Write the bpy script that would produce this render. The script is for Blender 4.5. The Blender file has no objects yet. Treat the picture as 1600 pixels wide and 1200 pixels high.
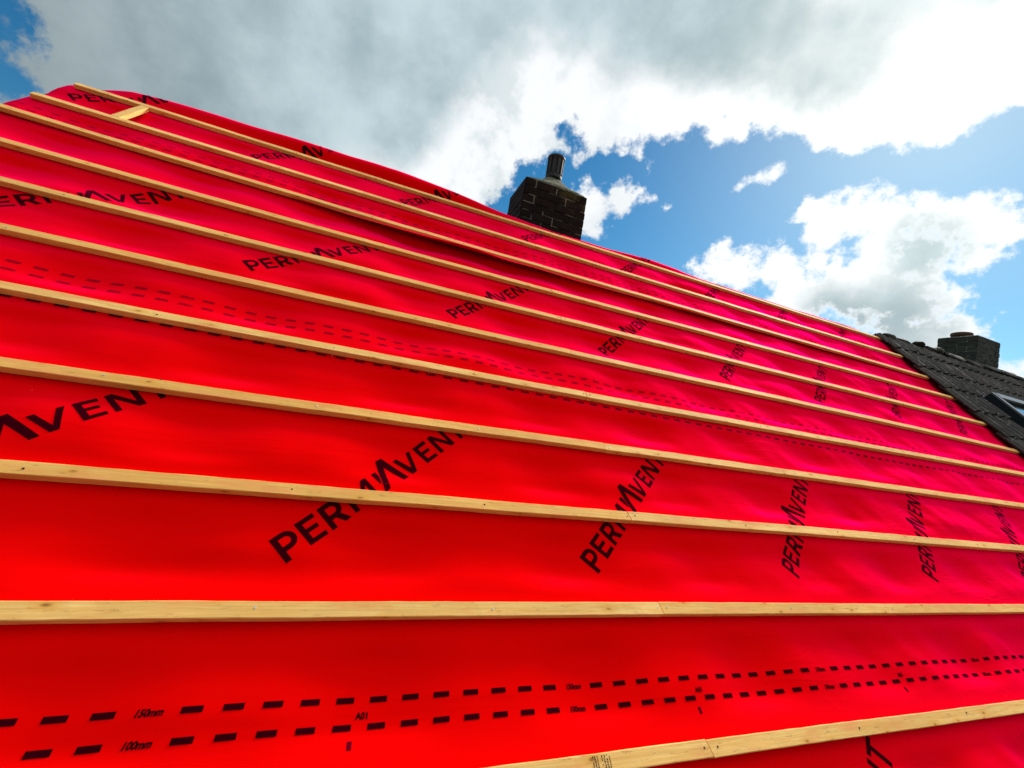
import bpy, bmesh, math, random
import numpy as np
from mathutils import Vector, Matrix
random.seed(7)
scene = bpy.context.scene
COL = scene.collection
R = math.radians
CAM_Z = 6.0
# ---------------------------------------------------------------- camera
cd = bpy.data.cameras.new('camera'); cam = bpy.data.objects.new('camera', cd); COL.objects.link(cam)
# rows: world X, Y (into the roof) and Z (up) written in image axes (right, down, forward)
DX = np.array([0.92983, 0.170806, 0.325946])
DY = np.array([-0.331467, 0.004047, 0.943458])
DZ = np.array([0.159829, -0.985296, 0.060379])
m = Matrix(((DX[0], -DX[1], -DX[2], 0), (DY[0], -DY[1], -DY[2], 0), (DZ[0], -DZ[1], -DZ[2], CAM_Z), (0, 0, 0, 1)))
cam.matrix_world = m
cd.sensor_width = 36; cd.lens = 645 / 1600 * 36; cd.clip_start = .05; cd.clip_end = 5000
scene.camera = cam
scene.view_settings.view_transform = 'Standard'; scene.view_settings.look = 'None'
scene.view_settings.exposure = 0.0; scene.view_settings.gamma = 1
# ---------------------------------------------------------------- sun and sky
CLOUDS = [(-0.384, 0.725, 0.571, 0.292, 1), (-0.439, 0.777, 0.452, 0.166, 1), (-0.255, 0.793, 0.553, 0.252, 1), (-0.331, 0.85, 0.41, 0.262, 1), (-0.029, 0.793, 0.608, 0.282, 1), (-0.097, 0.879, 0.467, 0.162, 1), (0.14, 0.721, 0.679, 0.246, 1), (0.338, 0.611, 0.716, 0.203, 1), (0.511, 0.499, 0.7, 0.173, 1), (0.654, 0.394, 0.645, 0.153, 1), (0.065, 0.867, 0.494, 0.104, 1), (0.139, 0.856, 0.497, 0.044, 0.9), (0.175, 0.804, 0.568, 0.068, 1), (0.24, 0.755, 0.611, 0.069, 1), (0.317, 0.705, 0.635, 0.057, 1), (0.401, 0.673, 0.622, 0.051, 1), (0.462, 0.615, 0.639, 0.053, 1), (0.528, 0.567, 0.633, 0.053, 1), (0.6, 0.521, 0.607, 0.051, 1), (0.654, 0.461, 0.6, 0.073, 1), (0.721, 0.398, 0.568, 0.067, 1), (0.739, 0.334, 0.585, 0.082, 1), (0.734, 0.291, 0.614, 0.103, 1), (0.71, 0.441, 0.548, 0.036, 0.8), (0.653, 0.493, 0.575, 0.038, 0.8), (0.371, 0.727, 0.577, 0.031, 0.55), (0.405, 0.71, 0.576, 0.026, 0.7), (0.442, 0.702, 0.558, 0.02, 0.6), (0.474, 0.694, 0.542, 0.016, 0.5), (0.376, 0.742, 0.556, 0.015, 0.5), (0.554, 0.578, 0.599, 0.023, 0.7), (0.39, 0.798, 0.459, 0.051, 1), (0.439, 0.754, 0.488, 0.035, 1), (0.41, 0.802, 0.435, 0.036, 0.7), (0.474, 0.738, 0.48, 0.023, 0.7), (0.633, 0.584, 0.509, 0.026, 0.5), (0.615, 0.61, 0.5, 0.018, 0.4), (0.646, 0.562, 0.516, 0.015, 0.4), (0.733, 0.524, 0.434, 0.046, 1), (0.757, 0.481, 0.442, 0.047, 1), (0.794, 0.447, 0.411, 0.047, 1), (0.817, 0.399, 0.417, 0.043, 1), (0.834, 0.368, 0.41, 0.035, 1), (0.856, 0.341, 0.388, 0.033, 1), (0.855, 0.38, 0.352, 0.036, 1), (0.833, 0.426, 0.354, 0.054, 1), (0.79, 0.48, 0.381, 0.049, 1), (0.636, 0.679, 0.366, 0.043, 1), (0.679, 0.644, 0.354, 0.051, 1), (0.721, 0.593, 0.359, 0.048, 1), (0.761, 0.55, 0.345, 0.048, 1), (0.799, 0.51, 0.32, 0.062, 1), (0.838, 0.459, 0.295, 0.067, 1), (0.869, 0.419, 0.262, 0.054, 1), (0.887, 0.394, 0.24, 0.035, 1), (0.906, 0.373, 0.2, 0.025, 1), (0.866, 0.449, 0.22, 0.066, 1), (0.761, 0.576, 0.3, 0.056, 1), (0.923, 0.34, 0.181, 0.021, 0.9), (0.902, 0.369, 0.225, 0.018, 0.8), (0.504, 0.714, 0.486, 0.013, 0.5), (0.515, 0.693, 0.505, 0.01, 0.4), (0.812, 0.478, 0.334, 0.049, 0.9), (0.75, -0.433, 0.5, 0.55, 1), (0.112, -0.633, 0.766, 0.6, 1), (-0.583, -0.694, 0.423, 0.5, 1), (-0.492, -0.087, 0.866, 0.5, 1), (-0.433, 0.25, 0.866, 0.45, 1), (0.492, -0.853, 0.174, 0.4, 1), (0.259, 0.0, 0.966, 0.4, 1), (-0.908, 0.33, 0.259, 0.3, 1), (0.986, -0.086, 0.139, 0.22, 1)]
GREYS = [(-0.389, 0.759, 0.522, 0.31, 1), (-0.461, 0.795, 0.395, 0.178, 1), (-0.27, 0.838, 0.474, 0.184, 1), (-0.12, 0.784, 0.609, 0.218, 1), (-0.33, 0.867, 0.373, 0.161, 1), (-0.144, 0.876, 0.461, 0.082, 0.9), (0.017, 0.721, 0.693, 0.155, 1), (0.114, 0.672, 0.732, 0.108, 1), (0.223, 0.641, 0.734, 0.089, 1), (0.338, 0.611, 0.716, 0.09, 1), (0.422, 0.575, 0.701, 0.084, 1), (0.49, 0.529, 0.693, 0.08, 1), (0.548, 0.491, 0.677, 0.077, 1), (0.606, 0.455, 0.652, 0.062, 1), (0.642, 0.446, 0.623, 0.037, 1), (0.595, 0.487, 0.639, 0.046, 1), (0.616, 0.417, 0.668, 0.049, 1), (0.616, 0.364, 0.699, 0.06, 1), (0.673, 0.302, 0.675, 0.048, 1), (0.325, 0.661, 0.677, 0.043, 0.8), (0.83, 0.418, 0.37, 0.039, 2.4), (0.816, 0.425, 0.391, 0.027, 2), (0.842, 0.402, 0.358, 0.019, 2), (0.844, 0.461, 0.274, 0.056, 2.4), (0.813, 0.514, 0.276, 0.048, 2), (0.868, 0.419, 0.267, 0.033, 2), (0.787, 0.544, 0.29, 0.028, 0.9), (0.86, 0.464, 0.214, 0.058, 1), (0.886, 0.408, 0.22, 0.018, 1), (0.78, 0.532, 0.329, 0.013, 0.7), (0.925, 0.34, 0.17, 0.016, 0.6)]
HOLES = [(-0.542, 0.74, 0.399, 0.046, 1), (-0.543, 0.767, 0.342, 0.041, 1), (0.311, 0.764, 0.566, 0.04, 1), (0.364, 0.766, 0.53, 0.018, 0.8), (0.421, 0.745, 0.517, 0.028, 0.9), (0.476, 0.662, 0.579, 0.032, 0.9), (0.282, 0.821, 0.497, 0.077, 1), (0.536, 0.6, 0.594, 0.01, 0.6), (0.46, 0.631, 0.625, 0.007, 0.5)]
SUNDIR = [0.727, 0.3636, 0.5825]
sv = Vector(SUNDIR).normalized()
sd = bpy.data.lights.new('sun', 'SUN'); so = bpy.data.objects.new('sun', sd); COL.objects.link(so)
so.rotation_euler = sv.to_track_quat('Z', 'Y').to_euler(); so.location = (0, 0, 30)
sd.energy = 5.0; sd.angle = R(9); sd.color = (1, .95, .86)
world = bpy.data.worlds.new('World'); scene.world = world; world.use_nodes = True
NT = world.node_tree; NT.nodes.clear()
def NW(t, **k):
    n = NT.nodes.new(t)
    for a, b in k.items(): setattr(n, a, b)
    return n
def LK(a, b): NT.links.new(a, b)
def wm(op, a, b=None, c=None, clamp=False):
    n = NW('ShaderNodeMath', operation=op, use_clamp=clamp)
    for i, q in enumerate((a, b, c)):
        if q is None: continue
        if isinstance(q, (int, float)): n.inputs[i].default_value = q
        else: LK(q, n.inputs[i])
    return n.outputs[0]
def wv(op, a, b=None, scale=None):
    n = NW('ShaderNodeVectorMath', operation=op)
    for i, q in enumerate((a, b)):
        if q is None: continue
        if isinstance(q, (tuple, list)): n.inputs[i].default_value = q
        else: LK(q, n.inputs[i])
    if scale is not None: n.inputs['Scale'].default_value = scale
    return n.outputs['Value'] if op == 'DOT_PRODUCT' else n.outputs[0]
def wmap(v, a, b, c=0., d_=1., smooth=True):
    n = NW('ShaderNodeMapRange', interpolation_type='SMOOTHSTEP' if smooth else 'LINEAR')
    LK(v, n.inputs['Value']); n.inputs['From Min'].default_value = a; n.inputs['From Max'].default_value = b
    n.inputs['To Min'].default_value = c; n.inputs['To Max'].default_value = d_
    return n.outputs[0]
SKYT = (.95, 1.22, 1.12); GR1 = (.36, .47, .52); GR2 = (.60, .73, .78); WHT = (.98, 1.0, 1.02)
def wmix(f, a, b):
    n = NW('ShaderNodeMix', data_type='RGBA')
    if isinstance(f, (int, float)): n.inputs[0].default_value = f
    else: LK(f, n.inputs[0])
    for s, q in ((6, a), (7, b)):
        if isinstance(q, tuple): n.inputs[s].default_value = q + (1,)
        else: LK(q, n.inputs[s])
    return n.outputs[2]
DIR = NW('ShaderNodeTexCoord').outputs['Generated']
def wnoise(scale, detail, rough, vec=None, lac=2.0):
    n = NW('ShaderNodeTexNoise'); LK(vec or DIR, n.inputs['Vector'])
    n.inputs['Scale'].default_value = scale; n.inputs['Detail'].default_value = detail
    n.inputs['Roughness'].default_value = rough; n.inputs['Lacunarity'].default_value = lac
    return n
nz = wnoise(11, 8, .62)
warp = wv('SCALE', wv('SUBTRACT', nz.outputs['Color'], (.5, .5, .5)), scale=.09)
P = wv('NORMALIZE', wv('ADD', DIR, warp))
def field(blobs, vec, k=.02):
    """signed angular distance (radians) inside the nearest cloud puff"""
    cur = None
    for x, y, z, r, w in blobs:
        L = math.sqrt(x*x+y*y+z*z)
        d_ = wv('DOT_PRODUCT', vec, (x/L, y/L, z/L))
        v = wm('MULTIPLY_ADD', d_, 1 / r, -1 / r + r / 2 - .003 - (1 - w) * .016)
        cur = v if cur is None else wm('SMOOTH_MAX', cur, v, k)
    return cur
cf = field(CLOUDS, P, .02)
hf = field(HOLES, P, .02)
fine = wnoise(21, 11, .64)
cm = wm('MINIMUM', cf, wm('MULTIPLY_ADD', hf, -1.0, .01))
fn = wm('MULTIPLY', wm('SUBTRACT', fine.outputs['Fac'], .475), .098)
dens = wm('ADD', cf, fn)
mask = wmap(wm('ADD', cm, fn), -.006, .016)
gf = field(GREYS, P, .04)
broad = wnoise(4.5, 6, .55)
g1 = wm('ADD', gf, wm('MULTIPLY', wm('SUBTRACT', broad.outputs['Fac'], .5), .13))
grey = wm('MULTIPLY', wmap(g1, -.030, .050), wmap(dens, .004, .022))
sundot = wv('DOT_PRODUCT', DIR, tuple(sv))
glow = wm('POWER', wmap(sundot, .80, 1.0, smooth=False), 2.4)
skyt = NW('ShaderNodeTexSky', sky_type='NISHITA', sun_disc=False)
skyt.sun_elevation = math.asin(sv.z); skyt.sun_rotation = math.atan2(sv.x, sv.y)
skyt.air_density = 1.0; skyt.dust_density = .15; skyt.ozone_density = 1.0
hs = NW('ShaderNodeHueSaturation'); hs.inputs['Saturation'].default_value = 1.45; LK(skyt.outputs[0], hs.inputs['Color'])
skyc = wv("MULTIPLY", wv("SCALE", hs.outputs[0], scale=.095), SKYT)
tint = wnoise(3.2, 8, .58)
greyc = wmix(wmap(tint.outputs['Fac'], .36, .64), GR1, GR2)
mott = wnoise(8.5, 9, .62)
shade = wm('MULTIPLY', wmap(mott.outputs['Fac'], .44, .60), wmap(sundot, .97, .72, .08, .85))
cc = wmix(grey, wmix(shade, WHT, (.68, .77, .80)), greyc)
sepd = NW('ShaderNodeSeparateXYZ'); LK(DIR, sepd.inputs[0])
dimf = wm('MULTIPLY', wmap(sundot, -.25, .60, .20, 1.0), wmap(sepd.outputs[2], .74, .92, 1.0, 2.1))  # added brightness overhead, out of view, lights the roof; dimming behind darkens batten undersides
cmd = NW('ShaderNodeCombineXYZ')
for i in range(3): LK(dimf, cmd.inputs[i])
out = wmix(mask, skyc, wv('MULTIPLY', cc, cmd.outputs[0]))      # clouds scaled by the added dimming away from the sun and zenith boost
gl = NW('ShaderNodeVectorMath', operation='MULTIPLY_ADD')
cmb = NW('ShaderNodeCombineXYZ')
for i in range(3): LK(glow, cmb.inputs[i])
LK(cmb.outputs[0], gl.inputs[0]); gl.inputs[1].default_value = (.17, .18, .14); LK(out, gl.inputs[2])
bg = NW('ShaderNodeBackground'); LK(gl.outputs[0], bg.inputs['Color']); bg.inputs['Strength'].default_value = 1.0
LK(bg.outputs[0], NW('ShaderNodeOutputWorld').inputs['Surface'])
world.cycles.sampling_method = 'MANUAL'; world.cycles.sample_map_resolution = 512
# ---------------------------------------------------------------- frame of the roof slope
ORG = np.array([0., 0.934, CAM_Z - .8094])
AX = np.array([1., 0, 0]); AS = np.array([0, .70711, .70711]); AN = np.array([0, -.70711, .70711])
BS = np.array([0, .70711, -.70711]); BN = np.array([0, .70711, .70711])
RIDGE = 3.47; EAVE = -1.15; VERGE = -2.03; PARTY = 5.95
def smooth(t):
    t = np.clip(t, 0, 1); return t * t * (3 - 2 * t)
def pos(X, s, h):
    """roof coordinates (along eaves, up slope, off the slope) to world; folds over the ridge"""
    X = np.asarray(X, float); s = np.asarray(s, float); h = np.asarray(h, float)
    t = smooth((s - RIDGE + .05) / .10)
    n = AN[None, :] * (1 - t[:, None]) + BN[None, :] * t[:, None]
    n /= np.linalg.norm(n, axis=1)[:, None]
    up_ = np.minimum(s, RIDGE); dn = np.maximum(s - RIDGE, 0)
    return ORG + X[:, None] * AX + up_[:, None] * AS + dn[:, None] * BS + h[:, None] * n
# ---------------------------------------------------------------- helpers
def tag(o, label=None, cat=None, group=None, kind=None):
    if label: o['label'] = label
    if cat: o['category'] = cat
    if group: o['group'] = group
    if kind: o['kind'] = kind
    return o
def obj(name, verts, faces, mat, parent=None, smooth_=False, uv=None):
    me = bpy.data.meshes.new(name)
    me.from_pydata([tuple(map(float, v)) for v in verts], [], [tuple(map(int, f)) for f in faces])
    if smooth_: me.polygons.foreach_set('use_smooth', [True] * len(me.polygons))
    if uv is not None:
        l = me.uv_layers.new(name='UVMap')
        idx = np.empty(len(me.loops), dtype=np.int32); me.loops.foreach_get('vertex_index', idx)
        l.data.foreach_set('uv', np.asarray(uv, float)[idx].ravel())
    me.materials.append(mat); me.update()
    o = bpy.data.objects.new(name, me); COL.objects.link(o); o.parent = parent
    return o
def empty(name, loc=(0, 0, 0)):
    o = bpy.data.objects.new(name, None); o.empty_display_size = .2; o.location = loc; COL.objects.link(o); return o
class MB:
    def __init__(s): s.v = []; s.f = []
    def add(s, vs, fs):
        b = len(s.v); s.v += [tuple(v) for v in vs]; s.f += [tuple(i + b for i in f) for f in fs]
    def box(s, x0, x1, y0, y1, z0, z1, fn=None):
        vs = [(x, y, z) for z in (z0, z1) for y in (y0, y1) for x in (x0, x1)]
        if fn: vs = [fn(*v) for v in vs]
        s.add(vs, [(0, 2, 3, 1), (4, 5, 7, 6), (0, 1, 5, 4), (1, 3, 7, 5), (3, 2, 6, 7), (2, 0, 4, 6)])
    def lathe(s, prof, n, c=(0, 0, 0), cap=True):
        b = len(s.v)
        for r, z in prof:
            for i in range(n):
                a = 2 * math.pi * i / n; s.v.append((c[0] + r * math.cos(a), c[1] + r * math.sin(a), c[2] + z))
        for j in range(len(prof) - 1):
            for i in range(n):
                k = (i + 1) % n
                s.f.append((b + j*n + i, b + j*n + k, b + (j+1)*n + k, b + (j+1)*n + i))
    def build(s, name, mat, parent=None, sm=False): return obj(name, s.v, s.f, mat, parent, sm)
def bevel(o, w=.003, seg=2):
    md = o.modifiers.new('bevel', 'BEVEL'); md.width = w; md.segments = seg; md.limit_method = 'ANGLE'; md.angle_limit = R(40)
# value noise
RNG = np.random.RandomState(3); TAB = RNG.rand(256, 256)
def vnoise(x, y, seed=0):
    x = np.asarray(x, float) + seed * 17.37; y = np.asarray(y, float) + seed * 9.71
    xi = np.floor(x).astype(int); yi = np.floor(y).astype(int); fx = x - xi; fy = y - yi
    fx = fx**3 * (fx * (6*fx - 15) + 10); fy = fy**3 * (fy * (6*fy - 15) + 10)
    g = lambda a, b: TAB[a % 256, b % 256]
    return (g(xi, yi) * (1-fx) * (1-fy) + g(xi+1, yi) * fx * (1-fy) + g(xi, yi+1) * (1-fx) * fy + g(xi+1, yi+1) * fx * fy) * 2 - 1
# ---------------------------------------------------------------- materials
def mat(name):
    m_ = bpy.data.materials.new(name); m_.use_nodes = True
    return m_, m_.node_tree.nodes, m_.node_tree.links, m_.node_tree.nodes['Principled BSDF']
def nnode(N, t, **k):
    n = N.new(t)
    for a, b in k.items():
        if a in n.inputs: n.inputs[a].default_value = b
        else: setattr(n, a, b)
    return n
def mapn(N, L, src, scale, rot=(0, 0, 0)):
    mp = N.new('ShaderNodeMapping'); L.new(src, mp.inputs['Vector']); mp.inputs['Scale'].default_value = scale; mp.inputs['Rotation'].default_value = rot
    return mp.outputs[0]
def noise(N, L, vec, scale, detail=4, rough=.55, dist=0):
    n = N.new('ShaderNodeTexNoise'); L.new(vec, n.inputs['Vector'])
    n.inputs['Scale'].default_value = scale; n.inputs['Detail'].default_value = detail
    n.inputs['Roughness'].default_value = rough; n.inputs['Distortion'].default_value = dist
    return n.outputs['Fac']
def ramp(N, L, v, stops, interp='LINEAR'):
    n = N.new('ShaderNodeValToRGB'); L.new(v, n.inputs[0]); n.color_ramp.interpolation = interp
    e = n.color_ramp.elements
    while len(e) < len(stops): e.new(.5)
    for i, (p, c) in enumerate(stops): e[i].position = p; e[i].color = tuple(c) + (1,) if len(c) == 3 else c
    return n.outputs[0]
def cmix(N, L, f, a, b, bt='MIX'):
    n = N.new('ShaderNodeMix'); n.data_type = 'RGBA'; n.blend_type = bt
    if isinstance(f, (int, float)): n.inputs[0].default_value = f
    else: L.new(f, n.inputs[0])
    for s, q in ((6, a), (7, b)):
        if isinstance(q, tuple): n.inputs[s].default_value = q + (1,)
        else: L.new(q, n.inputs[s])
    return n.outputs[2]
def mth(N, L, op, a, b=None, c=None):
    n = N.new('ShaderNodeMath'); n.operation = op
    for i, q in enumerate((a, b, c)):
        if q is None: continue
        if isinstance(q, (int, float)): n.inputs[i].default_value = q
        else: L.new(q, n.inputs[i])
    return n.outputs[0]
def bump(N, L, bs, h, strength, dist, prev=None):
    n = N.new('ShaderNodeBump'); L.new(h, n.inputs['Height']); n.inputs['Strength'].default_value = strength; n.inputs['Distance'].default_value = dist
    if prev: L.new(prev, n.inputs['Normal'])
    L.new(n.outputs[0], bs.inputs['Normal']); return n.outputs[0]

def membrane_mat():
    m_, N, L, bs = mat('red_membrane')
    uv = N.new('ShaderNodeTexCoord').outputs['UV']     # metres on the slope
    v1 = noise(N, L, mapn(N, L, uv, (1, 1, 1)), 900, 2, .6)             # spunbond texture
    v2 = noise(N, L, mapn(N, L, uv, (.8, 4.5, 1), (0, 0, .12)), 1.6, 3, .5, .5)
    wv_ = N.new('ShaderNodeTexNoise'); L.new(mapn(N, L, uv, (.9, 4.2, 1), (0, 0, -.9)), wv_.inputs['Vector']); wv_.inputs['Scale'].default_value = 2.6
    wv_.inputs['Detail'].default_value = 2; wv_.inputs['Distortion'].default_value = .8
    crease = mth(N, L, 'ABSOLUTE', mth(N, L, 'SUBTRACT', wv_.outputs['Fac'], .5))      # sharp folds
    crease = ramp(N, L, crease, [(0, (1, 1, 1)), (.035, (0, 0, 0))])
    patchm = ramp(N, L, noise(N, L, uv, 1.1, 2), [(.48, (0, 0, 0)), (.66, (1, 1, 1))])
    sx_ = N.new('ShaderNodeSeparateXYZ'); L.new(uv, sx_.inputs[0])
    far = N.new('ShaderNodeMapRange'); L.new(sx_.outputs[0], far.inputs[0]); far.inputs['From Min'].default_value = 1.0; far.inputs['From Max'].default_value = 3.2
    cr = mth(N, L, 'MULTIPLY', mth(N, L, 'MULTIPLY', crease, patchm), far.outputs[0])
    b1 = bump(N, L, bs, v1, .10, .0006)
    b2 = bump(N, L, bs, v2, .42, .012, b1)
    bump(N, L, bs, cr, .42, .005, b2)
    col = cmix(N, L, noise(N, L, uv, 3, 3), (.80, .0008, .0008), (.86, .001, .001))
    spk = ramp(N, L, noise(N, L, uv, 60, 2), [(.80, (0, 0, 0)), (.82, (1, 1, 1))])
    col = cmix(N, L, mth(N, L, 'MULTIPLY', spk, .5), col, (.9, .35, .35))
    L.new(col, bs.inputs['Base Color'])
    bs.inputs['Roughness'].default_value = .62
    bs.inputs['Specular IOR Level'].default_value = .0
    gls = N.new('ShaderNodeBsdfGlossy'); gls.inputs['Color'].default_value = (1, .0, .20, 1); gls.inputs['Roughness'].default_value = .72
    L.new(bs.inputs['Normal'].links[0].from_socket, gls.inputs['Normal'])
    lw = N.new('ShaderNodeLayerWeight'); lw.inputs['Blend'].default_value = .5
    fc = mth(N, L, 'MULTIPLY_ADD', mth(N, L, 'POWER', lw.outputs['Facing'], 3.4), .78, .0)
    mx = N.new('ShaderNodeMixShader'); L.new(fc, mx.inputs[0]); L.new(bs.outputs[0], mx.inputs[1]); L.new(gls.outputs[0], mx.inputs[2])
    L.new(mx.outputs[0], N['Material Output'].inputs['Surface'])
    return m_
M_RED = membrane_mat()
def film(N, L, bs, colour, k):
    """satin film over the print, the same one the cloth has"""
    gls = N.new('ShaderNodeBsdfGlossy'); gls.inputs['Color'].default_value = colour; gls.inputs['Roughness'].default_value = .72
    lw = N.new('ShaderNodeLayerWeight'); lw.inputs['Blend'].default_value = .5
    fc = mth(N, L, 'MULTIPLY', mth(N, L, 'POWER', lw.outputs['Facing'], 3.4), k)
    mx = N.new('ShaderNodeMixShader'); L.new(fc, mx.inputs[0]); L.new(bs.outputs[0], mx.inputs[1]); L.new(gls.outputs[0], mx.inputs[2])
    L.new(mx.outputs[0], N['Material Output'].inputs['Surface'])
def ink_mat():
    m_, N, L, bs = mat('dark_print')
    g = N.new('ShaderNodeNewGeometry').outputs['Position']
    col = cmix(N, L, noise(N, L, g, 60, 4, .7), (.026, .0, .003), (.045, .0, .004))
    L.new(col, bs.inputs['Base Color']); bs.inputs['Roughness'].default_value = .7; bs.inputs['Specular IOR Level'].default_value = .0
    film(N, L, bs, (.30, .0, .07, 1), .6)
    return m_
M_INK = ink_mat()
def ink2_mat():
    m_, N, L, bs = mat('faint_print')
    bs.inputs['Base Color'].default_value = (.11, .0, .008, 1); bs.inputs['Roughness'].default_value = .7; bs.inputs['Specular IOR Level'].default_value = .0
    film(N, L, bs, (.75, .0, .16, 1), .7)
    return m_
M_INK2 = ink2_mat()
M_INK3 = M_INK2.copy(); M_INK3.name = 'very_faint_print'; M_INK3.node_tree.nodes['Principled BSDF'].inputs['Base Color'].default_value = (.42, .0, .008, 1)
M_INK4 = M_INK2.copy(); M_INK4.name = 'worn_print'; M_INK4.node_tree.nodes['Principled BSDF'].inputs['Base Color'].default_value = (.32, .0, .008, 1)
def pine_mat():
    m_, N, L, bs = mat('sawn_pine')
    uv = N.new('ShaderNodeTexCoord').outputs['UV']
    rnd = N.new('ShaderNodeObjectInfo').outputs['Random']
    cb = N.new('ShaderNodeCombineXYZ'); L.new(mth(N, L, 'MULTIPLY', rnd, 37.0), cb.inputs[0]); L.new(mth(N, L, 'MULTIPLY', rnd, 91.0), cb.inputs[1])
    ad = N.new('ShaderNodeVectorMath'); ad.operation = 'ADD'; L.new(uv, ad.inputs[0]); L.new(cb.outputs[0], ad.inputs[1]); p = ad.outputs[0]
    grain = noise(N, L, mapn(N, L, p, (2.2, 46, 1)), 2.2, 6, .62, .9)
    rings = noise(N, L, mapn(N, L, p, (.35, 22, 1)), 3, 2, .5, 1.2)
    base = ramp(N, L, grain, [(.22, (.74, .35, .07)), (.5, (.97, .57, .16)), (.78, (.98, .70, .26))])
    base = cmix(N, L, ramp(N, L, rings, [(.42, (0, 0, 0)), (.5, (.7, .7, .7)), (.56, (0, 0, 0))]), base, (.80, .48, .13))
    tone = ramp(N, L, noise(N, L, mapn(N, L, p, (1, 1, 1)), 1.6, 2), [(.35, (.86, .84, .80)), (.65, (1.0, 1.02, 1.08))])
    base = cmix(N, L, 1.0, base, tone, 'MULTIPLY')
    base = cmix(N, L, 1.0, base, ramp(N, L, rnd, [(0, (.90, .80, .66)), (.35, (1, 1, 1.06)), (.7, (.95, .84, .70)), (1, (1, .96, .92))]), 'MULTIPLY')
    # knots with a dark centre
    vo = N.new('ShaderNodeTexVoronoi'); vo.voronoi_dimensions = '2D'; L.new(mapn(N, L, p, (5.0, 12, 1)), vo.inputs['Vector']); vo.inputs['Scale'].default_value = 1.0
    kd = mth(N, L, 'ADD', vo.outputs['Distance'], mth(N, L, 'MULTIPLY', noise(N, L, p, 40, 2), .05))
    halo = ramp(N, L, kd, [(.05, (.9, .9, .9)), (.22, (0, 0, 0))])
    core = ramp(N, L, kd, [(.035, (.85, .85, .85)), (.085, (0, 0, 0))])
    base = cmix(N, L, halo, base, (.74, .36, .06)); base = cmix(N, L, core, base, (.26, .10, .025))
    # thin dark nicks, dirt smears and rough-sawn specks
    nick = ramp(N, L, noise(N, L, mapn(N, L, p, (9, 60, 1), (0, 0, .15)), 2.0, 5, .75), [(.585, (0, 0, 0)), (.67, (.8, .8, .8))])
    base = cmix(N, L, nick, base, (.34, .16, .05))
    stain = ramp(N, L, noise(N, L, mapn(N, L, p, (3, 14, 1)), 1.5, 4, .6), [(.52, (0, 0, 0)), (.68, (.85, .85, .85))])
    base = cmix(N, L, stain, base, (.80, .33, .10))
    L.new(base, bs.inputs['Base Color']); bs.inputs['Roughness'].default_value = .75; bs.inputs['Specular IOR Level'].default_value = .25
    b = bump(N, L, bs, grain, .35, .0012); bump(N, L, bs, nick, -.3, .0015, b)
    return m_
M_PINE = pine_mat()
def brick_mat(name, c1, c2, mortar, moss=True, mort_str=1.0):
    m_, N, L, bs = mat(name)
    g = N.new('ShaderNodeTexCoord').outputs['UV']; ob = N.new('ShaderNodeTexCoord').outputs['Object']
    br = N.new('ShaderNodeTexBrick'); L.new(g, br.inputs['Vector']); br.inputs['Scale'].default_value = 1
    br.inputs['Brick Width'].default_value = .225; br.inputs['Row Height'].default_value = .075; br.inputs['Mortar Size'].default_value = .0055; br.inputs['Mortar Smooth'].default_value = .3
    br.inputs['Color1'].default_value = c1 + (1,); br.inputs['Color2'].default_value = c2 + (1,); br.inputs['Mortar'].default_value = mortar + (1,)
    n1 = noise(N, L, ob, 14, 6, .65); n2 = noise(N, L, ob, 5, 5, .6)
    mo = ramp(N, L, n2, [(.42, (.0, .0, .0)), (.66, (1, 1, 1))])
    dirty = cmix(N, L, 1.0, c1, c2)
    mfac = mth(N, L, 'MULTIPLY', br.outputs['Fac'], mo)
    plain = cmix(N, L, n1, c1, c2)
    col = cmix(N, L, mfac, cmix(N, L, br.outputs['Fac'], cmix(N, L, .5, plain, br.outputs['Color']), tuple(x * .6 for x in c1)), mortar)
    col = cmix(N, L, ramp(N, L, noise(N, L, ob, 22, 5, .7), [(.62, (0, 0, 0)), (.74, (.5, .5, .5))]), col, (.12, .11, .09))
    if moss:
        sep = N.new('ShaderNodeSeparateXYZ'); L.new(ob, sep.inputs[0])
        hi = mth(N, L, 'ADD', mth(N, L, 'MULTIPLY', sep.outputs[2], 1.0), mth(N, L, 'MULTIPLY', n2, .25))
        mf = mth(N, L, 'MULTIPLY', ramp(N, L, noise(N, L, ob, 9, 6, .7), [(.52, (0, 0, 0)), (.64, (.9, .9, .9))]), ramp(N, L, hi, [(.32, (0, 0, 0)), (.5, (1, 1, 1))]))
        col = cmix(N, L, mf, col, (.10, .095, .02))
    L.new(col, bs.inputs['Base Color']); bs.inputs['Roughness'].default_value = .9; bs.inputs['Specular IOR Level'].default_value = .2
    b = bump(N, L, bs, br.outputs['Fac'], -.8, .006); bump(N, L, bs, n1, .6, .008, b)
    return m_
M_BRICK = brick_mat('sooty_brick', (.010, .007, .006), (.028, .014, .011), (.20, .17, .13))
M_BRICK2 = brick_mat('weathered_brick', (.022, .022, .020), (.055, .048, .040), (.17, .16, .13))
M_WALL = brick_mat('house_brick', (.16, .07, .05), (.24, .12, .08), (.35, .32, .28), False)
def flaunch_mat():
    m_, N, L, bs = mat('mossy_mortar')
    ob = N.new('ShaderNodeTexCoord').outputs['Object']
    col = cmix(N, L, ramp(N, L, noise(N, L, ob, 16, 6, .7), [(.4, (0, 0, 0)), (.6, (1, 1, 1))]), (.13, .12, .085), (.055, .058, .02))
    col = cmix(N, L, ramp(N, L, noise(N, L, ob, 50, 3, .7), [(.6, (0, 0, 0)), (.68, (1, 1, 1))]), col, (.25, .24, .18))
    L.new(col, bs.inputs['Base Color']); bs.inputs['Roughness'].default_value = .95
    bump(N, L, bs, noise(N, L, ob, 30, 6, .7), .9, .012); return m_
M_FLAUNCH = flaunch_mat()
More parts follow.
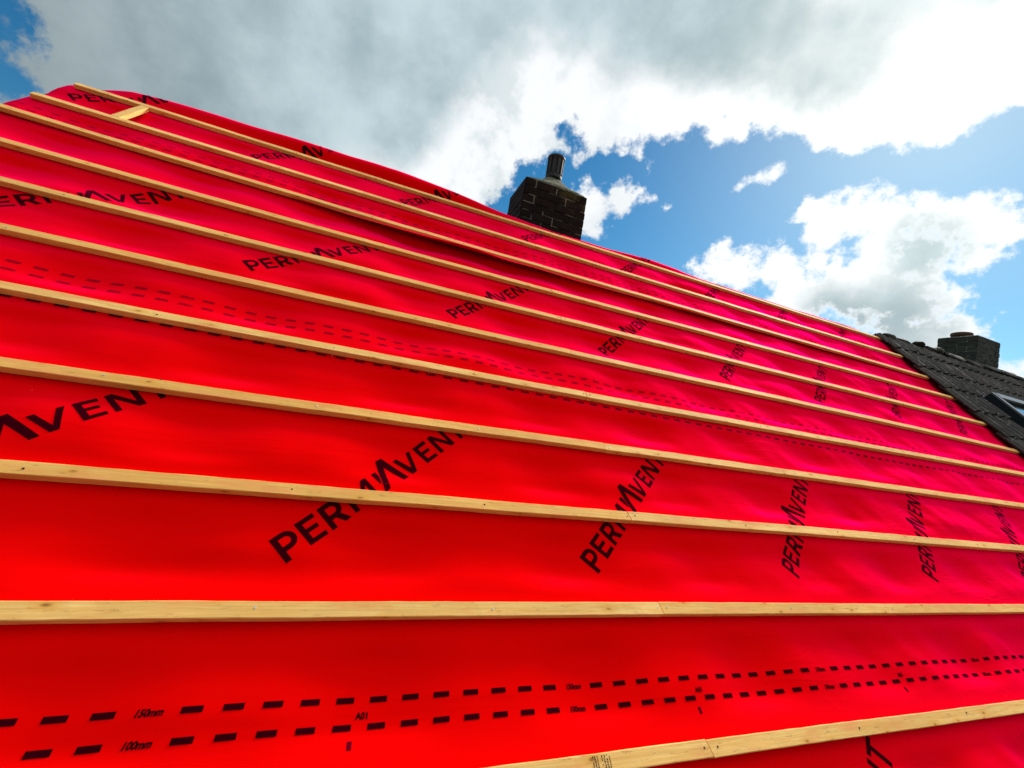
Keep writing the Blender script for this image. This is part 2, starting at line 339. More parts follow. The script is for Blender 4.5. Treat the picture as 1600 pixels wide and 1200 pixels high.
def simple(name, c, rough=.6, spec=.4, nscale=20, var=.3, bmp=.2, metal=0., coat=0.):
    m_, N, L, bs = mat(name)
    ob = N.new('ShaderNodeTexCoord').outputs['Object']
    n = noise(N, L, ob, nscale, 5, .6)
    col = cmix(N, L, n, tuple(x * (1 - var) for x in c), tuple(min(1, x * (1 + var)) for x in c))
    L.new(col, bs.inputs['Base Color']); bs.inputs['Roughness'].default_value = rough; bs.inputs['Specular IOR Level'].default_value = spec; bs.inputs['Metallic'].default_value = metal
    bump(N, L, bs, n, bmp, .004); return m_
M_POT = simple('dark_glazed_pot', (.035, .035, .038), .6, .3, 30, .4, .15)
M_TERRA = simple('weathered_terracotta', (.10, .05, .035), .8, .3, 20, .4, .3)
M_INNER = simple('soot', (.006, .006, .006), 1, .05)
M_GRAVEL = simple('ground_grass', (.045, .055, .025), .95, .2, 3, .5, .6)
M_FELT = simple('old_timber', (.10, .06, .03), .9, .2)
M_FRAME = simple('grey_aluminium', (.16, .17, .18), .38, .5, 60, .15, .05, .5)
M_FLASH = simple('dark_lead', (.010, .014, .020), .7, .25, 12, .3, .2)
M_NAIL = simple('galvanised_steel', (.45, .45, .45), .35, .5, 50, .2, .05, .9)
M_DARKMETAL = simple('dark_nail_hole', (.02, .012, .01), .8, .2)
def tile_mat():
    m_, N, L, bs = mat('concrete_roof_tile')
    ob = N.new('ShaderNodeTexCoord').outputs['Object']
    at = N.new('ShaderNodeAttribute'); at.attribute_name = 'tone'
    n1 = noise(N, L, ob, 9, 6, .7); n2 = noise(N, L, ob, 60, 4, .7)
    col = cmix(N, L, n1, (.014, .011, .010), (.055, .045, .040))
    col = cmix(N, L, 1.0, col, at.outputs['Color'], 'MULTIPLY')
    col = cmix(N, L, ramp(N, L, noise(N, L, ob, 28, 3, .6), [(.60, (0, 0, 0)), (.64, (.9, .9, .9))]), col, (.13, .125, .10))
    col = cmix(N, L, ramp(N, L, n2, [(.66, (0, 0, 0)), (.72, (.8, .8, .8))]), col, (.22, .21, .19))
    L.new(col, bs.inputs['Base Color']); bs.inputs['Roughness'].default_value = .8; bs.inputs['Specular IOR Level'].default_value = .3
    b = bump(N, L, bs, n2, .6, .003); bump(N, L, bs, n1, .5, .006, b); return m_
M_TILE = tile_mat()
def glass_mat():
    m_, N, L, bs = mat('window_glass')
    bs.inputs['Base Color'].default_value = (.02, .03, .035, 1); bs.inputs['Roughness'].default_value = .04
    bs.inputs['Specular IOR Level'].default_value = .9; bs.inputs['Coat Weight'].default_value = 1.0; return m_
M_GLASS = glass_mat()
# ---------------------------------------------------------------- ground, house body
def sheet_grid(x0, x1, nx, y0, y1, ny):
    xs = np.linspace(x0, x1, nx); ys = np.linspace(y0, y1, ny)
    XX, YY = np.meshgrid(xs, ys); i = np.arange(nx * ny).reshape(ny, nx)
    f = np.stack([i[:-1, :-1].ravel(), i[:-1, 1:].ravel(), i[1:, 1:].ravel(), i[1:, :-1].ravel()], 1)
    return XX.ravel(), YY.ravel(), f
tag(obj('ground', [(-900, -900, 0), (900, -900, 0), (900, 900, 0), (-900, 900, 0)], [(0, 1, 2, 3)], M_GRAVEL), kind='structure')
y_e = ORG[1] + EAVE * .7071 + .15; y_r = ORG[1] + RIDGE * .7071; y_b = 2 * y_r - y_e
z_e = ORG[2] + EAVE * .7071 ; z_r = ORG[2] + RIDGE * .7071
house = empty('house', (2, y_r, 0)); tag(house, 'brick house body under the red covered roof slope', 'house')
def hp(x, y, z): return (x - 2, y - y_r, z)
mb = MB()
def wallquad(pts, uvs, store):
    b = len(store[0]); store[0].extend([hp(*p) for p in pts]); store[2].extend(uvs); store[1].append(tuple(range(b, b + len(pts))))
st = ([], [], [])
zt = z_e + .0
x0, x1 = -1.96, 15.0
wallquad([(x0, y_e, 0), (x1, y_e, 0), (x1, y_e, zt), (x0, y_e, zt)], [(0, 0), (x1-x0, 0), (x1-x0, zt), (0, zt)], st)
wallquad([(x1, y_b, 0), (x0, y_b, 0), (x0, y_b, zt), (x1, y_b, zt)], [(0, 0), (x1-x0, 0), (x1-x0, zt), (0, zt)], st)
zg = z_r - .12
wallquad([(x0, y_b, 0), (x0, y_e, 0), (x0, y_e, zt), (x0, y_r, zg), (x0, y_b, zt)], [(0, 0), (y_b-y_e, 0), (y_b-y_e, zt), (y_r-y_e, zg), (0, zt)], st)
wallquad([(x1, y_e, 0), (x1, y_b, 0), (x1, y_b, zt), (x1, y_r, zg), (x1, y_e, zt)], [(0, 0), (y_b-y_e, 0), (y_b-y_e, zt), (y_r-y_e, zg), (0, zt)], st)
obj('wall', st[0], st[1], M_WALL, house, uv=st[2])
# boarded deck just under the membranes, both slopes (so no light leaks through)
mb = MB()
for (a, b_) in ((x0, 15.0),):
    ps = []
    for off in (-.085, -.11):
        f1 = ORG + EAVE * AS + off * AN; rr = ORG + RIDGE * AS + off * 1.414 * np.array([0, 0, 1]); f2 = np.array([0, 2*y_r - f1[1], f1[2]])
        for x in (a, b_):
            for q in (f1, rr, f2): ps.append(hp(x, q[1], q[2]))
    mb.add(ps, [(0, 3, 4, 1), (1, 4, 5, 2), (6, 7, 10, 9), (7, 8, 11, 10), (0, 1, 7, 6), (1, 2, 8, 7), (3, 9, 10, 4), (4, 10, 11, 5), (0, 6, 9, 3), (2, 5, 11, 8)])
mb.build('roof_deck', M_FELT, house)
# ---------------------------------------------------------------- battens data (top edge, up-slope position by X)
BAT = [
 [(-2.0, -.022), (.46, -.022), (1.27, -.027), (2.67, -.040), (5.8, -.05)],
 [(-2.0, .330), (-.6, .331), (.5, .331), (1.54, .327), (3.34, .312), (5.8, .300)],
 [(-2.0, .661), (-.25, .659), (1.8, .664), (3.99, .653), (5.8, .650)],
 [(-2.0, .997), (-.35, .997), (.59, .999), (2.06, 1.003), (4.66, 1.003), (5.8, 1.004)],
 [(-2.0, 1.338), (-1.2, 1.333), (-.44, 1.324), (.64, 1.326), (2.3, 1.334), (5.33, 1.358), (5.8, 1.36)],
 [(-2.0, 1.662), (-.53, 1.656), (.68, 1.664), (1.33, 1.663), (3.09, 1.668), (5.8, 1.666)],
 [(-2.0, 1.990), (-.6, 1.992), (1.44, 1.992), (3.4, 2.006), (5.8, 2.008)],
 [(-2.0, 2.340), (-.72, 2.308), (.76, 2.309), (1.56, 2.325), (3.73, 2.344), (5.87, 2.367)],
 [(-2.0, 2.690), (-.81, 2.645), (.81, 2.653), (1.67, 2.651), (4.04, 2.672), (5.82, 2.687)],
 [(-2.0, 2.958), (-.9, 2.970), (.85, 2.995), (1.8, 2.990), (4.37, 3.023), (5.8, 3.045)],
 [(-2.0, 3.285), (-1.37, 3.312), (-1.0, 3.316), (.9, 3.346), (1.9, 3.342), (4.72, 3.388), (5.82, 3.388)]]
POLY = [np.polyfit([a for a, _ in b], [c for _, c in b], 3) for b in BAT]
def btop(k, X): return np.polyval(POLY[k], X)
BW, BT = .038, .025
# ---------------------------------------------------------------- membrane surface
def pin(X, s):
    """0 under a batten, 1 midway between battens"""
    dmin = np.full(np.shape(s), 9.)
    for k in range(11): dmin = np.minimum(dmin, np.abs(s - (btop(k, X) - BW / 2)))
    return smooth((dmin - .018) / .11)
def common(X, s):
    p = pin(X, s)
    h = .0085 * vnoise(X / .75, s / .115 + X * .22, 1) + .0100 * vnoise(X / 1.3 + s * .8, s / .21, 2)
    far = smooth((X - .6) / 1.8)
    h += .0040 * vnoise(X / .20 - s * 1.1, s / .42, 4) * far
    h += .0022 * vnoise((X + s * .7) / .085, (s - X * .7) / .40, 5) * far
    raft = np.abs(((X + .16) / .6) % 1 - .5) * 2            # 1 on a rafter, 0 between two
    h += -.015 * (1 - smooth(raft * 1.2)) * smooth((p - .2) / .8)
    h = h * (.12 + .88 * p) * np.where(s > btop(10, X), .25, 1)
    # slack roll of fabric along the ridge
    XB = np.array([-2.05, -1.98, -1.88, -1.68, -1.35, -1.08, -.6, .05, .5, .93, 1.3, 1.9, 2.3, 2.6, 2.9, 4.6, 5.3, 5.7, 6.0])
    BB = np.array([-.11, -.06, .005, .036, .045, .052, .068, .080, .050, .012, .0, .004, .03, .03, .0, .002, .012, .0, .0])
    b = np.interp(X, XB, BB)
    t0 = btop(10, X)
    b = (b + np.interp(X + .12, XB, BB) + np.interp(X - .12, XB, BB)) / 3
    h += b * smooth((s - t0) / np.maximum(RIDGE - t0, .02)) * np.where(s > RIDGE, 1 - .8 * smooth((s - RIDGE) / .35), 1)
    # free edge at the verge curls down
    h -= .05 * smooth((-1.97 - X) / .10) ** 2
    return h
def edge3(X):        # lower edge of the top sheet, loose and wavy
    return np.interp(X, [-2.1, -1.2, -.7, -.4, 0, .35, .8, 1.2, 1.65, 2.15, 2.55, 3.0, 3.5, 4.0, 5.0, 5.95],
                        [2.64, 2.63, 2.625, 2.585, 2.535, 2.520, 2.525, 2.545, 2.572, 2.600, 2.585, 2.585, 2.615, 2.60, 2.625, 2.63])
def lift3(X):
    return np.interp(X, [-2.1, -.8, -.3, .1, .5, .9, 1.4, 1.9, 2.3, 2.8, 3.4, 4.0, 5.0, 5.95], [.004, .004, .020, .048, .055, .042, .024, .012, .024, .018, .012, .018, .008, .006])
SH = [dict(lo=lambda X: 0 * X + EAVE, hi=lambda X: 0 * X + .10),
      dict(lo=lambda X: -.052 - .006 * X + 0 * X, hi=lambda X: 0 * X + 1.42),
      dict(lo=lambda X: 1.298 + .004 * X, hi=lambda X: 0 * X + 2.78),
      dict(lo=edge3, hi=lambda X: 0 * X + 4.0)]
def hs_(i, X, s):
    X = np.asarray(X, float); s = np.asarray(s, float)
    h = common(X, s)
    if i:
        lo = SH[i]['lo'](X)
        h = h + .004 * (1 - smooth((s - lo - .16) / .12))
        if i == 2: h = h - lift3(X) * .55 * smooth((s - 2.40) / .12)      # slack: it drops away from the loose edge above
        if i == 3:
            h = h + lift3(X) * (1 - smooth((s - lo) / np.maximum(btop(8, X) - BW - lo + .004, .012)))
    return h
NX, labels = 0, ['bottom strip of red membrane below the lowest visible batten', 'wide red membrane strip across the foreground between the lowest batten and the fifth one',
  'middle red membrane strip tucked below the loose flapping edge', 'uppermost red membrane strip draped slackly over the ridge, with its lower edge curling up']
SHEETS = []
for i, S in enumerate(SH):
    x = np.arange(VERGE, PARTY + .08, .016); t = np.linspace(0, 1, {0: 70, 1: 100, 2: 100, 3: 110}[i])
    XX, TT = np.meshgrid(x, t); XX = XX.ravel(); TT = TT.ravel()
    lo = S['lo'](XX); hi = S['hi'](XX); ss = lo + (hi - lo) * TT
    hh = hs_(i, XX, ss)
    ragged = np.where(XX < VERGE + .001, .010 * vnoise(ss / .15, ss * 0, 8), 0)
    V = pos(XX + ragged, ss, hh)
    nx, ny = len(x), len(t); idx = np.arange(nx * ny).reshape(ny, nx)
    F = np.stack([idx[:-1, :-1].ravel(), idx[:-1, 1:].ravel(), idx[1:, 1:].ravel(), idx[1:, :-1].ravel()], 1)
    o = obj('membrane_sheet', V, F, M_RED, smooth_=True, uv=np.stack([XX, ss], 1))
    md = o.modifiers.new('thickness', 'SOLIDIFY'); md.thickness = .0008; md.offset = -1
    S['grid'] = (x[0], x[1] - x[0], hh.reshape(ny, nx))
    tag(o, labels[i], 'roofing membrane', 'overlapping red membrane strips'); SHEETS.append(o)
def hp_(i, X, s):
    """height of the built sheet itself (linear between its grid points)"""
    X = np.asarray(X, float); s = np.asarray(s, float); S = SH[i]; a, dx, G = S['grid']
    lo = S['lo'](X); hi = S['hi'](X); ny, nx = G.shape
    u = np.clip((X - a) / dx, 0, nx - 1.001); t = np.clip((s - lo) / (hi - lo), 0, 1) * (ny - 1); t = np.clip(t, 0, ny - 1.001)
    i0 = u.astype(int); j0 = t.astype(int); fu = u - i0; ft = t - j0
    return (G[j0, i0] * (1-fu) * (1-ft) + G[j0, i0+1] * fu * (1-ft) + G[j0+1, i0] * (1-fu) * ft + G[j0+1, i0+1] * fu * ft)
# ---------------------------------------------------------------- print on the membrane
def arc(cx, cy, r, a0, a1, n=10): return [(cx + r * math.cos(R(a0 + (a1-a0)*i/n)), cy + r * math.sin(R(a0 + (a1-a0)*i/n))) for i in range(n + 1)]
def rect(u0, v0, u1, v1): return ('q', [(u0, v0), (u1, v0), (u1, v1), (u0, v1)])
def line(pts, w): return ('l', pts, w)
W_ = .0155; Ht = .082
def P_(u): return [rect(u, 0, u + .0165, Ht), line([(u + .014, Ht - .0075), (u + .033, Ht - .0075)] + arc(u + .033, .0545, .0200, 90, -90)[1:] + [(u + .014, .0345)], W_)]
def E_(u, w=.056): return [rect(u, 0, u + .0165, Ht), rect(u + .0165, Ht - .0145, u + w, Ht), rect(u + .0165, .036, u + w - .006, .0495), rect(u + .0165, 0, u + w, .0145)]
LET = P_(0) + E_(.0715) + P_(.1415) + [('q', [(.1640, .038), (.1855, -.0), (.2055, 0), (.1830, .040)])]
LET += [rect(.2215, 0, .2370, Ht), rect(.2995, 0, .3150, Ht), ('q', [(.2215, Ht), (.2400, Ht), (.2725, .030), (.2660, .012)]), ('q', [(.2660, .012), (.2640, .034), (.2965, Ht), (.3150, Ht)])]
LET += [('q', [(.3400, .036), (.3440, .032), (.3575, .062), (.3575, Ht)]), ('q', [(.3400, .036), (.3575, .062), (.3575, Ht), (.3400, Ht)])]
LET += [('q', [(.3340, 0), (.3555, 0), (.4040, .104), (.3850, .1150)]), ('q', [(.3850, .1150), (.3960, .090), (.4160, 0), (.4365, 0)]) if False else ('q', [(.4155, 0), (.4365, 0), (.4090, .1150), (.3850, .1150)])]
LET += [('q', [(.4560, 0), (.4755, 0), (.4500, Ht), (.4330, Ht)]), ('q', [(.4600, 0), (.4755, 0), (.5110, Ht), (.4945, Ht)])]
LET += E_(.5255, .054)
LET += [rect(.5955, 0, .6110, Ht), rect(.6540, 0, .6695, Ht), ('q', [(.5955, Ht), (.6145, Ht), (.6695, 0), (.6510, 0)])]
LET += [rect(.7045, 0, .7200, Ht - .0145), rect(.6820, Ht - .0145, .7425, Ht)]
def strips(shape):
    """fine quads for a stroke"""
    if shape[0] == 'q':
        a, b, c, d_ = [np.array(p) for p in shape[1]]
        n = max(1, int(max(np.linalg.norm(d_ - a), np.linalg.norm(c - b)) / .010)); m_ = max(1, int(max(np.linalg.norm(b - a), np.linalg.norm(c - d_)) / .012))
        V = []; F = []
        for j in range(n + 1):
            for i in range(m_ + 1):
                s_ = i / m_; t = j / n; V.append((a * (1-s_) + b * s_) * (1-t) + (d_ * (1-s_) + c * s_) * t)
        for j in range(n):
            for i in range(m_):
                k = j * (m_ + 1) + i; F.append((k, k + 1, k + m_ + 2, k + m_ + 1))
        return V, F
    pts = [np.array(p) for p in shape[1]]; w = shape[2]; V = []; F = []
    for i, p in enumerate(pts):
        t = pts[min(i + 1, len(pts) - 1)] - pts[max(i - 1, 0)]; t /= np.linalg.norm(t); nn = np.array([-t[1], t[0]])
        V += [p + nn * w / 2, p - nn * w / 2]
    for i in range(len(pts) - 1): F.append((2*i, 2*i+1, 2*i+3, 2*i+2))
    return V, F
def print_mesh(name, sheet, shapes, tf, m_, base=.0006):
    V = []; F = []; H = []
    for q, sh in enumerate(shapes):
        v, f = strips(sh); b = len(V)
        V += [tf(*p) for p in v]; F += [tuple(i + b for i in ff) for ff in f]; H += [base + .000012 * q] * len(v)
    A = np.array(V); h = hp_(sheet, A[:, 0], A[:, 1]) + np.array(H)
    return obj(name, pos(A[:, 0], A[:, 1], h), F, m_, SHEETS[sheet])
c45 = .70711
def logo(sheet, ox, oy):
    return print_mesh('printed_lettering', sheet, LET, lambda u, v: (ox + (u - v) * c45, oy + (u + v) * c45), M_INK)
def ok(sheet, ox): return ox > -2.45 and ox < 5.7
def logo_clip(sheet, ox, oy):
    # leave out strokes that would fall off the cloth
    keep = []
    for sh in LET:
        us = [p[0] for p in sh[1]]; vs = [p[1] for p in sh[1]]
        if min(ox + (u - v) * c45 for u, v in zip(us, vs)) > VERGE + .03 and max(ox + (u - v) * c45 for u, v in zip(us, vs)) < PARTY + .03: keep.append(sh)
    if keep: print_mesh('printed_lettering', sheet, keep, lambda u, v: (ox + (u - v) * c45, oy + (u + v) * c45), M_INK)
for k in range(-2, 7):
    logo_clip(1, -.120 + .9775 * k, .4380 - .004 * k)
    logo_clip(2, 1.340 + .960 * (k - 2), 1.748 - .003 * (k - 2))
    logo_clip(3, -.925 + .965 * k, 3.056 + (.04 if k < 0 else 0) - .002 * k)
    logo_clip(0, .255 + .974 * k, -.648)
def text_shapes(txt, h, shear=.25):
    cu = bpy.data.curves.new('t', 'FONT'); cu.body = txt; cu.size = h / .72; cu.align_x = 'CENTER'; cu.resolution_u = 3; cu.offset = .0008
    cu.shear = shear
    o = bpy.data.objects.new('t', cu); COL.objects.link(o)
    dg = bpy.context.evaluated_depsgraph_get(); me = bpy.data.meshes.new_from_object(o.evaluated_get(dg))
    V = [(v.co.x, v.co.y) for v in me.vertices]; F = [tuple(p.vertices) for p in me.polygons]
    bpy.data.objects.remove(o); bpy.data.curves.remove(cu); bpy.data.meshes.remove(me)
    return V, F
T150 = text_shapes('150mm', .0125); T100 = text_shapes('100mm', .0125); TA = text_shapes('A01', .0125, 0)
def put_text(sheet, T, x, y, sx=1., m_=None, name='printed_marking'):
    A = np.array([(x + v[0] * sx, y + v[1]) for v in T[0]])
    return obj(name, pos(A[:, 0], A[:, 1], hp_(sheet, A[:, 0], A[:, 1]) + .0006), T[1], m_ or M_INK2, SHEETS[sheet])
def dashes(sheet, y0, slope, x0, m_, lab, T, hgt=.0115, ln=.039, xs=-2.0, xe=5.9, skip=True):
    shapes = []; n0 = int((xs - x0) / .0749) - 1
    for n in range(n0, int((xe - x0) / .0749) + 2):
        x = x0 + n * .0749
        if x < xs or x > xe - .02: continue
        y = y0 + slope * x
        if skip and n % 13 == lab:
            put_text(sheet, T, x, y - .0062, .95, m_)
            continue
        shapes.append(rect(x - ln / 2, y - hgt / 2, x + ln / 2, y + hgt / 2))
    print_mesh('printed_dash_line', sheet, shapes, lambda u, v: (u, v), m_)
dashes(1, .1290, -.0082, -.296 + .0749, M_INK, 12, T150)
dashes(1, .0795, -.0088, -.296 + .0749, M_INK, 12, T100)
dashes(1, 1.2775, -.0095, -.12, M_INK2, 0, T150, skip=False)
for k in range(-2, 7): put_text(1, TA, .120 + .974 * k, .094 - .0100 * (.12 + .974 * k) , 1, M_INK)
def smudges(sheet, xs, y):
    print_mesh('printed_mark', sheet, [rect(x - .005, y(x) - .008, x + .005, y(x) + .008) for x in xs], lambda u, v: (u, v), M_INK2)
smudges(1, [.098 + .974 * k for k in range(-1, 6)], lambda x: .047 - .006 * x)
dashes(2, 1.463, -.0105, -.05, M_INK4, 4, T150); dashes(2, 1.418, -.0105, -.05 + .01, M_INK4, 4, T100)
dashes(3, 2.822, .0, .05, M_INK3, 4, T150); dashes(3, 2.772, .0, .05, M_INK3, 4, T100)
# ---------------------------------------------------------------- battens
def batten(k, xa, xb, seed, slant_a=0., slant_b=0.):
    n = max(2, int((xb - xa) / .022)); c = .0016
    prof = [(-BW + c, 0), (-c, 0), (0, c), (0, BT - c), (-c, BT), (-BW + c, BT), (-BW, BT - c), (-BW, c)]
    per = [0]; 
    for i in range(8):
        a = prof[i]; b = prof[(i + 1) % 8]; per.append(per[-1] + math.hypot(a[0]-b[0], a[1]-b[1]))
    xm = (xa + xb) / 2; sm = float(btop(k, np.array(xm)))
    V = []; U = []; F = []
    root = ORG + xm * AX + sm * AS
    for j in range(n + 1):
        x = xa + (xb - xa) * j / n
        dy = .0009 * float(vnoise(x * 3, seed, 3)) + .0016 * float(vnoise(x * .8, seed, 9)) ; dz = .0010 * float(vnoise(x * 4, seed + 50, 3)) + .0008
        s0 = float(btop(k, np.array(x))) + dy
        jit = [(float(vnoise(x * 22, seed + q * 5.3, 6)) * .00045, float(vnoise(x * 22, seed + q * 7.1, 7)) * .00045) for q in range(8)]
        for i in range(9):
            a, b = prof[i % 8]; a += jit[i % 8][0]; b += jit[i % 8][1]
            xx = x
            if j == 0: xx += slant_a * (a + BW / 2)
            if j == n: xx += slant_b * (a + BW / 2)
            V.append(ORG + xx * AX + (s0 + a) * AS + (b + dz + .0012) * AN - root); U.append((x, per[i] + seed * .37))
    for j in range(n):
        for i in range(8): q = j * 9 + i; F.append((q, q + 9, q + 10, q + 1))
    F.append(tuple(range(0, 8))); F.append(tuple(n * 9 + i for i in reversed(range(8))))
    o = obj('batten', V, F, M_PINE, uv=U); o.location = root
    return o
ORD = ['lowest', 'second', 'third', 'fourth', 'fifth', 'sixth', 'seventh', 'eighth', 'ninth', 'tenth', 'topmost']
JX = [1.035, 1.036, 1.038, 1.036, 1.036, 1.036, 1.046, 1.05, 1.052, 1.05, 1.05]
EX = [5.86, 5.86, 5.86, 5.86, 5.86, 5.79, 5.80, 5.84, 5.80, 5.79, 5.83]
EXTRA_L = {0: 'its sawn face stamped with small grey print', 1: 'level across the photo with a nail head and pink stains', 2: 'crossing the largest lettering, with a dark knot'}
nb = 0; NAILME = [None, None]
for k in range(11):
    row = 'lowest' if k == 0 else ('topmost' if k == 10 else ORD[k])
    xs0 = {9: -1.978, 10: -1.955}.get(k, -2.0 + .005 * (k % 3))
    sl = [.25, .22, .25, .12, .0, .3, .1, .0, .1, 0, 0][k]
    for side, (xa, xb) in enumerate(((xs0, JX[k] - .0015), (JX[k] + .0015, EX[k]))):
        nb += 1
        o = batten(k, xa, xb, nb * 3, -sl if side else 0, -sl if side == 0 else 0)
        row = 'lowest' if k == 0 else ('topmost' if k == 10 else ORD[k] + ' lowest')
        lab = f'pale pine batten {"right" if side else "left"} of the butt joint in the {row} row'
        tag(o, lab, 'batten', 'timber battens nailed across the membrane')
        # nails: heads on the face at the rafters, with a few tips hanging out underneath
        xr = -1.96
        rafters = [x for x in np.arange(-1.96, 5.9, .6) if xa + .02 < x < xb - .02]
        ends = [xa + .018] if side else [xb - .018]
        for x in rafters + ends:
            s0 = float(btop(k, np.array(x))) - BW * (.5 + .2 * (random.random() - .5))
            cpt = ORG + (x + .01 * random.random()) * AX + s0 * AS + (BT + .0022) * AN
            r = .0026; ring = []; m8 = MB()
            for hgt in (-.002, .0006):
                for a in range(8):
                    an = a * math.pi / 4; ring.append(tuple(r * math.cos(an) * AX + r * math.sin(an) * AS + hgt * AN))
            if NAILME[k % 2] is None:
                m8.add(ring, [(a, (a+1) % 8, 8 + (a+1) % 8, 8 + a) for a in range(8)] + [tuple(range(8, 16))])
                nl = m8.build('nail', M_NAIL if k % 2 else M_DARKMETAL, o); NAILME[k % 2] = nl.data
            else:
                nl = bpy.data.objects.new('nail', NAILME[k % 2]); COL.objects.link(nl); nl.parent = o
            nl.location = cpt - np.array(o.location)
# short vertical noggin between two upper rows
xa, s0, s1 = -1.615, float(btop(9, np.array(-1.6))) + .002, float(btop(10, np.array(-1.6))) - BW - .002
def nog(x, y, z): return ORG + (xa + x + .09 * (y / (s1 - s0) - .5) * .2) * AX + (s0 + y) * AS + (z + .002) * AN
V = []; U = []
mb = MB(); mb.box(-.021, .021, 0, s1 - s0, 0, BT, nog)
uvn = [(p[1], p[0] + p[2]) for p in [(x, y, z) for z in (0, BT) for y in (0, s1 - s0) for x in (-.021, .021)]]
rt = ORG + xa * AX + s0 * AS
o = obj('batten_offcut', [np.array(v) - rt for v in mb.v], mb.f, M_PINE, uv=uvn); o.location = rt; bevel(o, .0015)
tag(o, 'short pine offcut fixed up the slope between the two top battens near the left verge', 'batten offcut')
# grade stamp on the lowest batten
mbs = MB(); rs = random.Random(5)
for ci in range(7):
    cx_ = .668 + ci * .0065 if ci < 3 else .672 + ci * .0072
    yv = -.004
    while yv > -.033:
        ln = rs.uniform(.0012, .0045); x0_ = cx_ + rs.uniform(0, .001)
        if rs.random() < .8:
            pts = []
            for (xx, aa) in ((x0_, yv), (x0_ + .0028, yv), (x0_ + .0028, yv - ln), (x0_, yv - ln)):
                pts.append(ORG + xx * AX + (float(btop(0, np.array(xx))) + aa) * AS + (BT + .0040) * AN)
            mbs.add(pts, [(0, 1, 2, 3)])
        yv -= ln + .0011
low = [o for o in COL.objects if o.name.startswith('batten') and not o.name.startswith('batten_') and o.parent is None][0]
stp = obj('stamp_print', [np.array(v) - np.array(low.location) for v in mbs.v], mbs.f, M_DARKMETAL, low)
# loose nails poking out below the fifth batten
for i, x in enumerate((-.155, .24)):
    s_ = float(btop(4, np.array(x))) - BW
    a = ORG + x * AX + (s_ + .004) * AS + .004 * AN; b_ = ORG + (x + .002) * AX + (s_ - .018) * AS + .010 * AN
    mb = MB(); dv = (b_ - a); e1 = AX * .0009; e2 = np.cross(dv / np.linalg.norm(dv), AX) * .0009
    vs = [p + q for p in (a, b_) for q in (e1 + e2, e1 - e2, -e1 - e2, -e1 + e2)]
    mb.add([v - a for v in vs], [(0, 1, 5, 4), (1, 2, 6, 5), (2, 3, 7, 6), (3, 0, 4, 7), (4, 5, 6, 7), (3, 2, 1, 0)])
    o = mb.build('loose_nail', M_NAIL); o.location = a
    tag(o, ['bright wire nail poking out under the fifth batten, the left one of two', 'bright wire nail poking out under the fifth batten, the right one of two'][i], 'nail', 'nails poking out below a batten')
# ---------------------------------------------------------------- chimneys
def brick_box(name, x0, x1, y0, y1, z0, z1, m_, parent, jitter=.004, seed=1):
    """stack laid in courses: every course a slightly different size so the arrises are ragged"""
    rr = random.Random(seed); V = []; F = []; U = []
    z = z0; courses = []
    while z < z1 - .01: courses.append((z, min(z + .075, z1))); z += .075
    # courses counted from the top so that the top one is whole
    courses = []; z = z1
    while z > z0 + .01: courses.append((max(z - .075, z0), z)); z -= .075
    courses.reverse()
    def side(p0, p1, nrm, uoff, ci, za, zb):
        L_ = math.hypot(p1[0]-p0[0], p1[1]-p0[1]); n = max(1, round(L_ / .1125)); 
        j = ci % 2
        cuts = [0.] + [L_ * (i + .0) / n for i in range(1, n)] + [L_]
        if j: cuts = [0.] + [c_ for c_ in cuts[1:-1][::2]] + [L_]
        else: cuts = [0.] + [c_ for c_ in cuts[1:-1][1::2]] + [L_]
        g = .0065
        for a, b in zip(cuts[:-1], cuts[1:]):
            o_ = rr.uniform(-jitter, jitter); a2 = a + (g if a > 0 else -.0); b2 = b - (g if b < L_ else 0)
            def pt(t, z_, off): return (p0[0] + (p1[0]-p0[0]) * t / L_ + nrm[0] * off, p0[1] + (p1[1]-p0[1]) * t / L_ + nrm[1] * off, z_)
            zz0 = za + g; zz1 = zb - .0 if zb >= z1 - 1e-6 else zb - g * .6
            bb = len(V)
            V.extend([pt(a2, zz0, o_ + .006), pt(b2, zz0, o_ + .006), pt(b2, zz1, o_ + .006), pt(a2, zz1, o_ + .006),
                      pt(a2, zz0, -.02), pt(b2, zz0, -.02), pt(b2, zz1, -.02), pt(a2, zz1, -.02)])
            uu = rr.uniform(0, 50) 
            U.extend([(uu + .02, .02), (uu + .2, .02), (uu + .2, .06), (uu + .02, .06)] * 2)
            F.extend([(bb, bb+1, bb+2, bb+3), (bb+4, bb, bb+3, bb+7), (bb+1, bb+5, bb+6, bb+2), (bb+3, bb+2, bb+6, bb+7), (bb+4, bb+5, bb+1, bb)])
    for ci, (za, zb) in enumerate(courses):
        side((x0, y0), (x1, y0), (0, -1), 0, ci, za, zb); side((x1, y0), (x1, y1), (1, 0), 0, ci + 1, za, zb)
        side((x1, y1), (x0, y1), (0, 1), 0, ci, za, zb); side((x0, y1), (x0, y0), (-1, 0), 0, ci + 1, za, zb)
    return obj(name, V, F, m_, parent, uv=U)
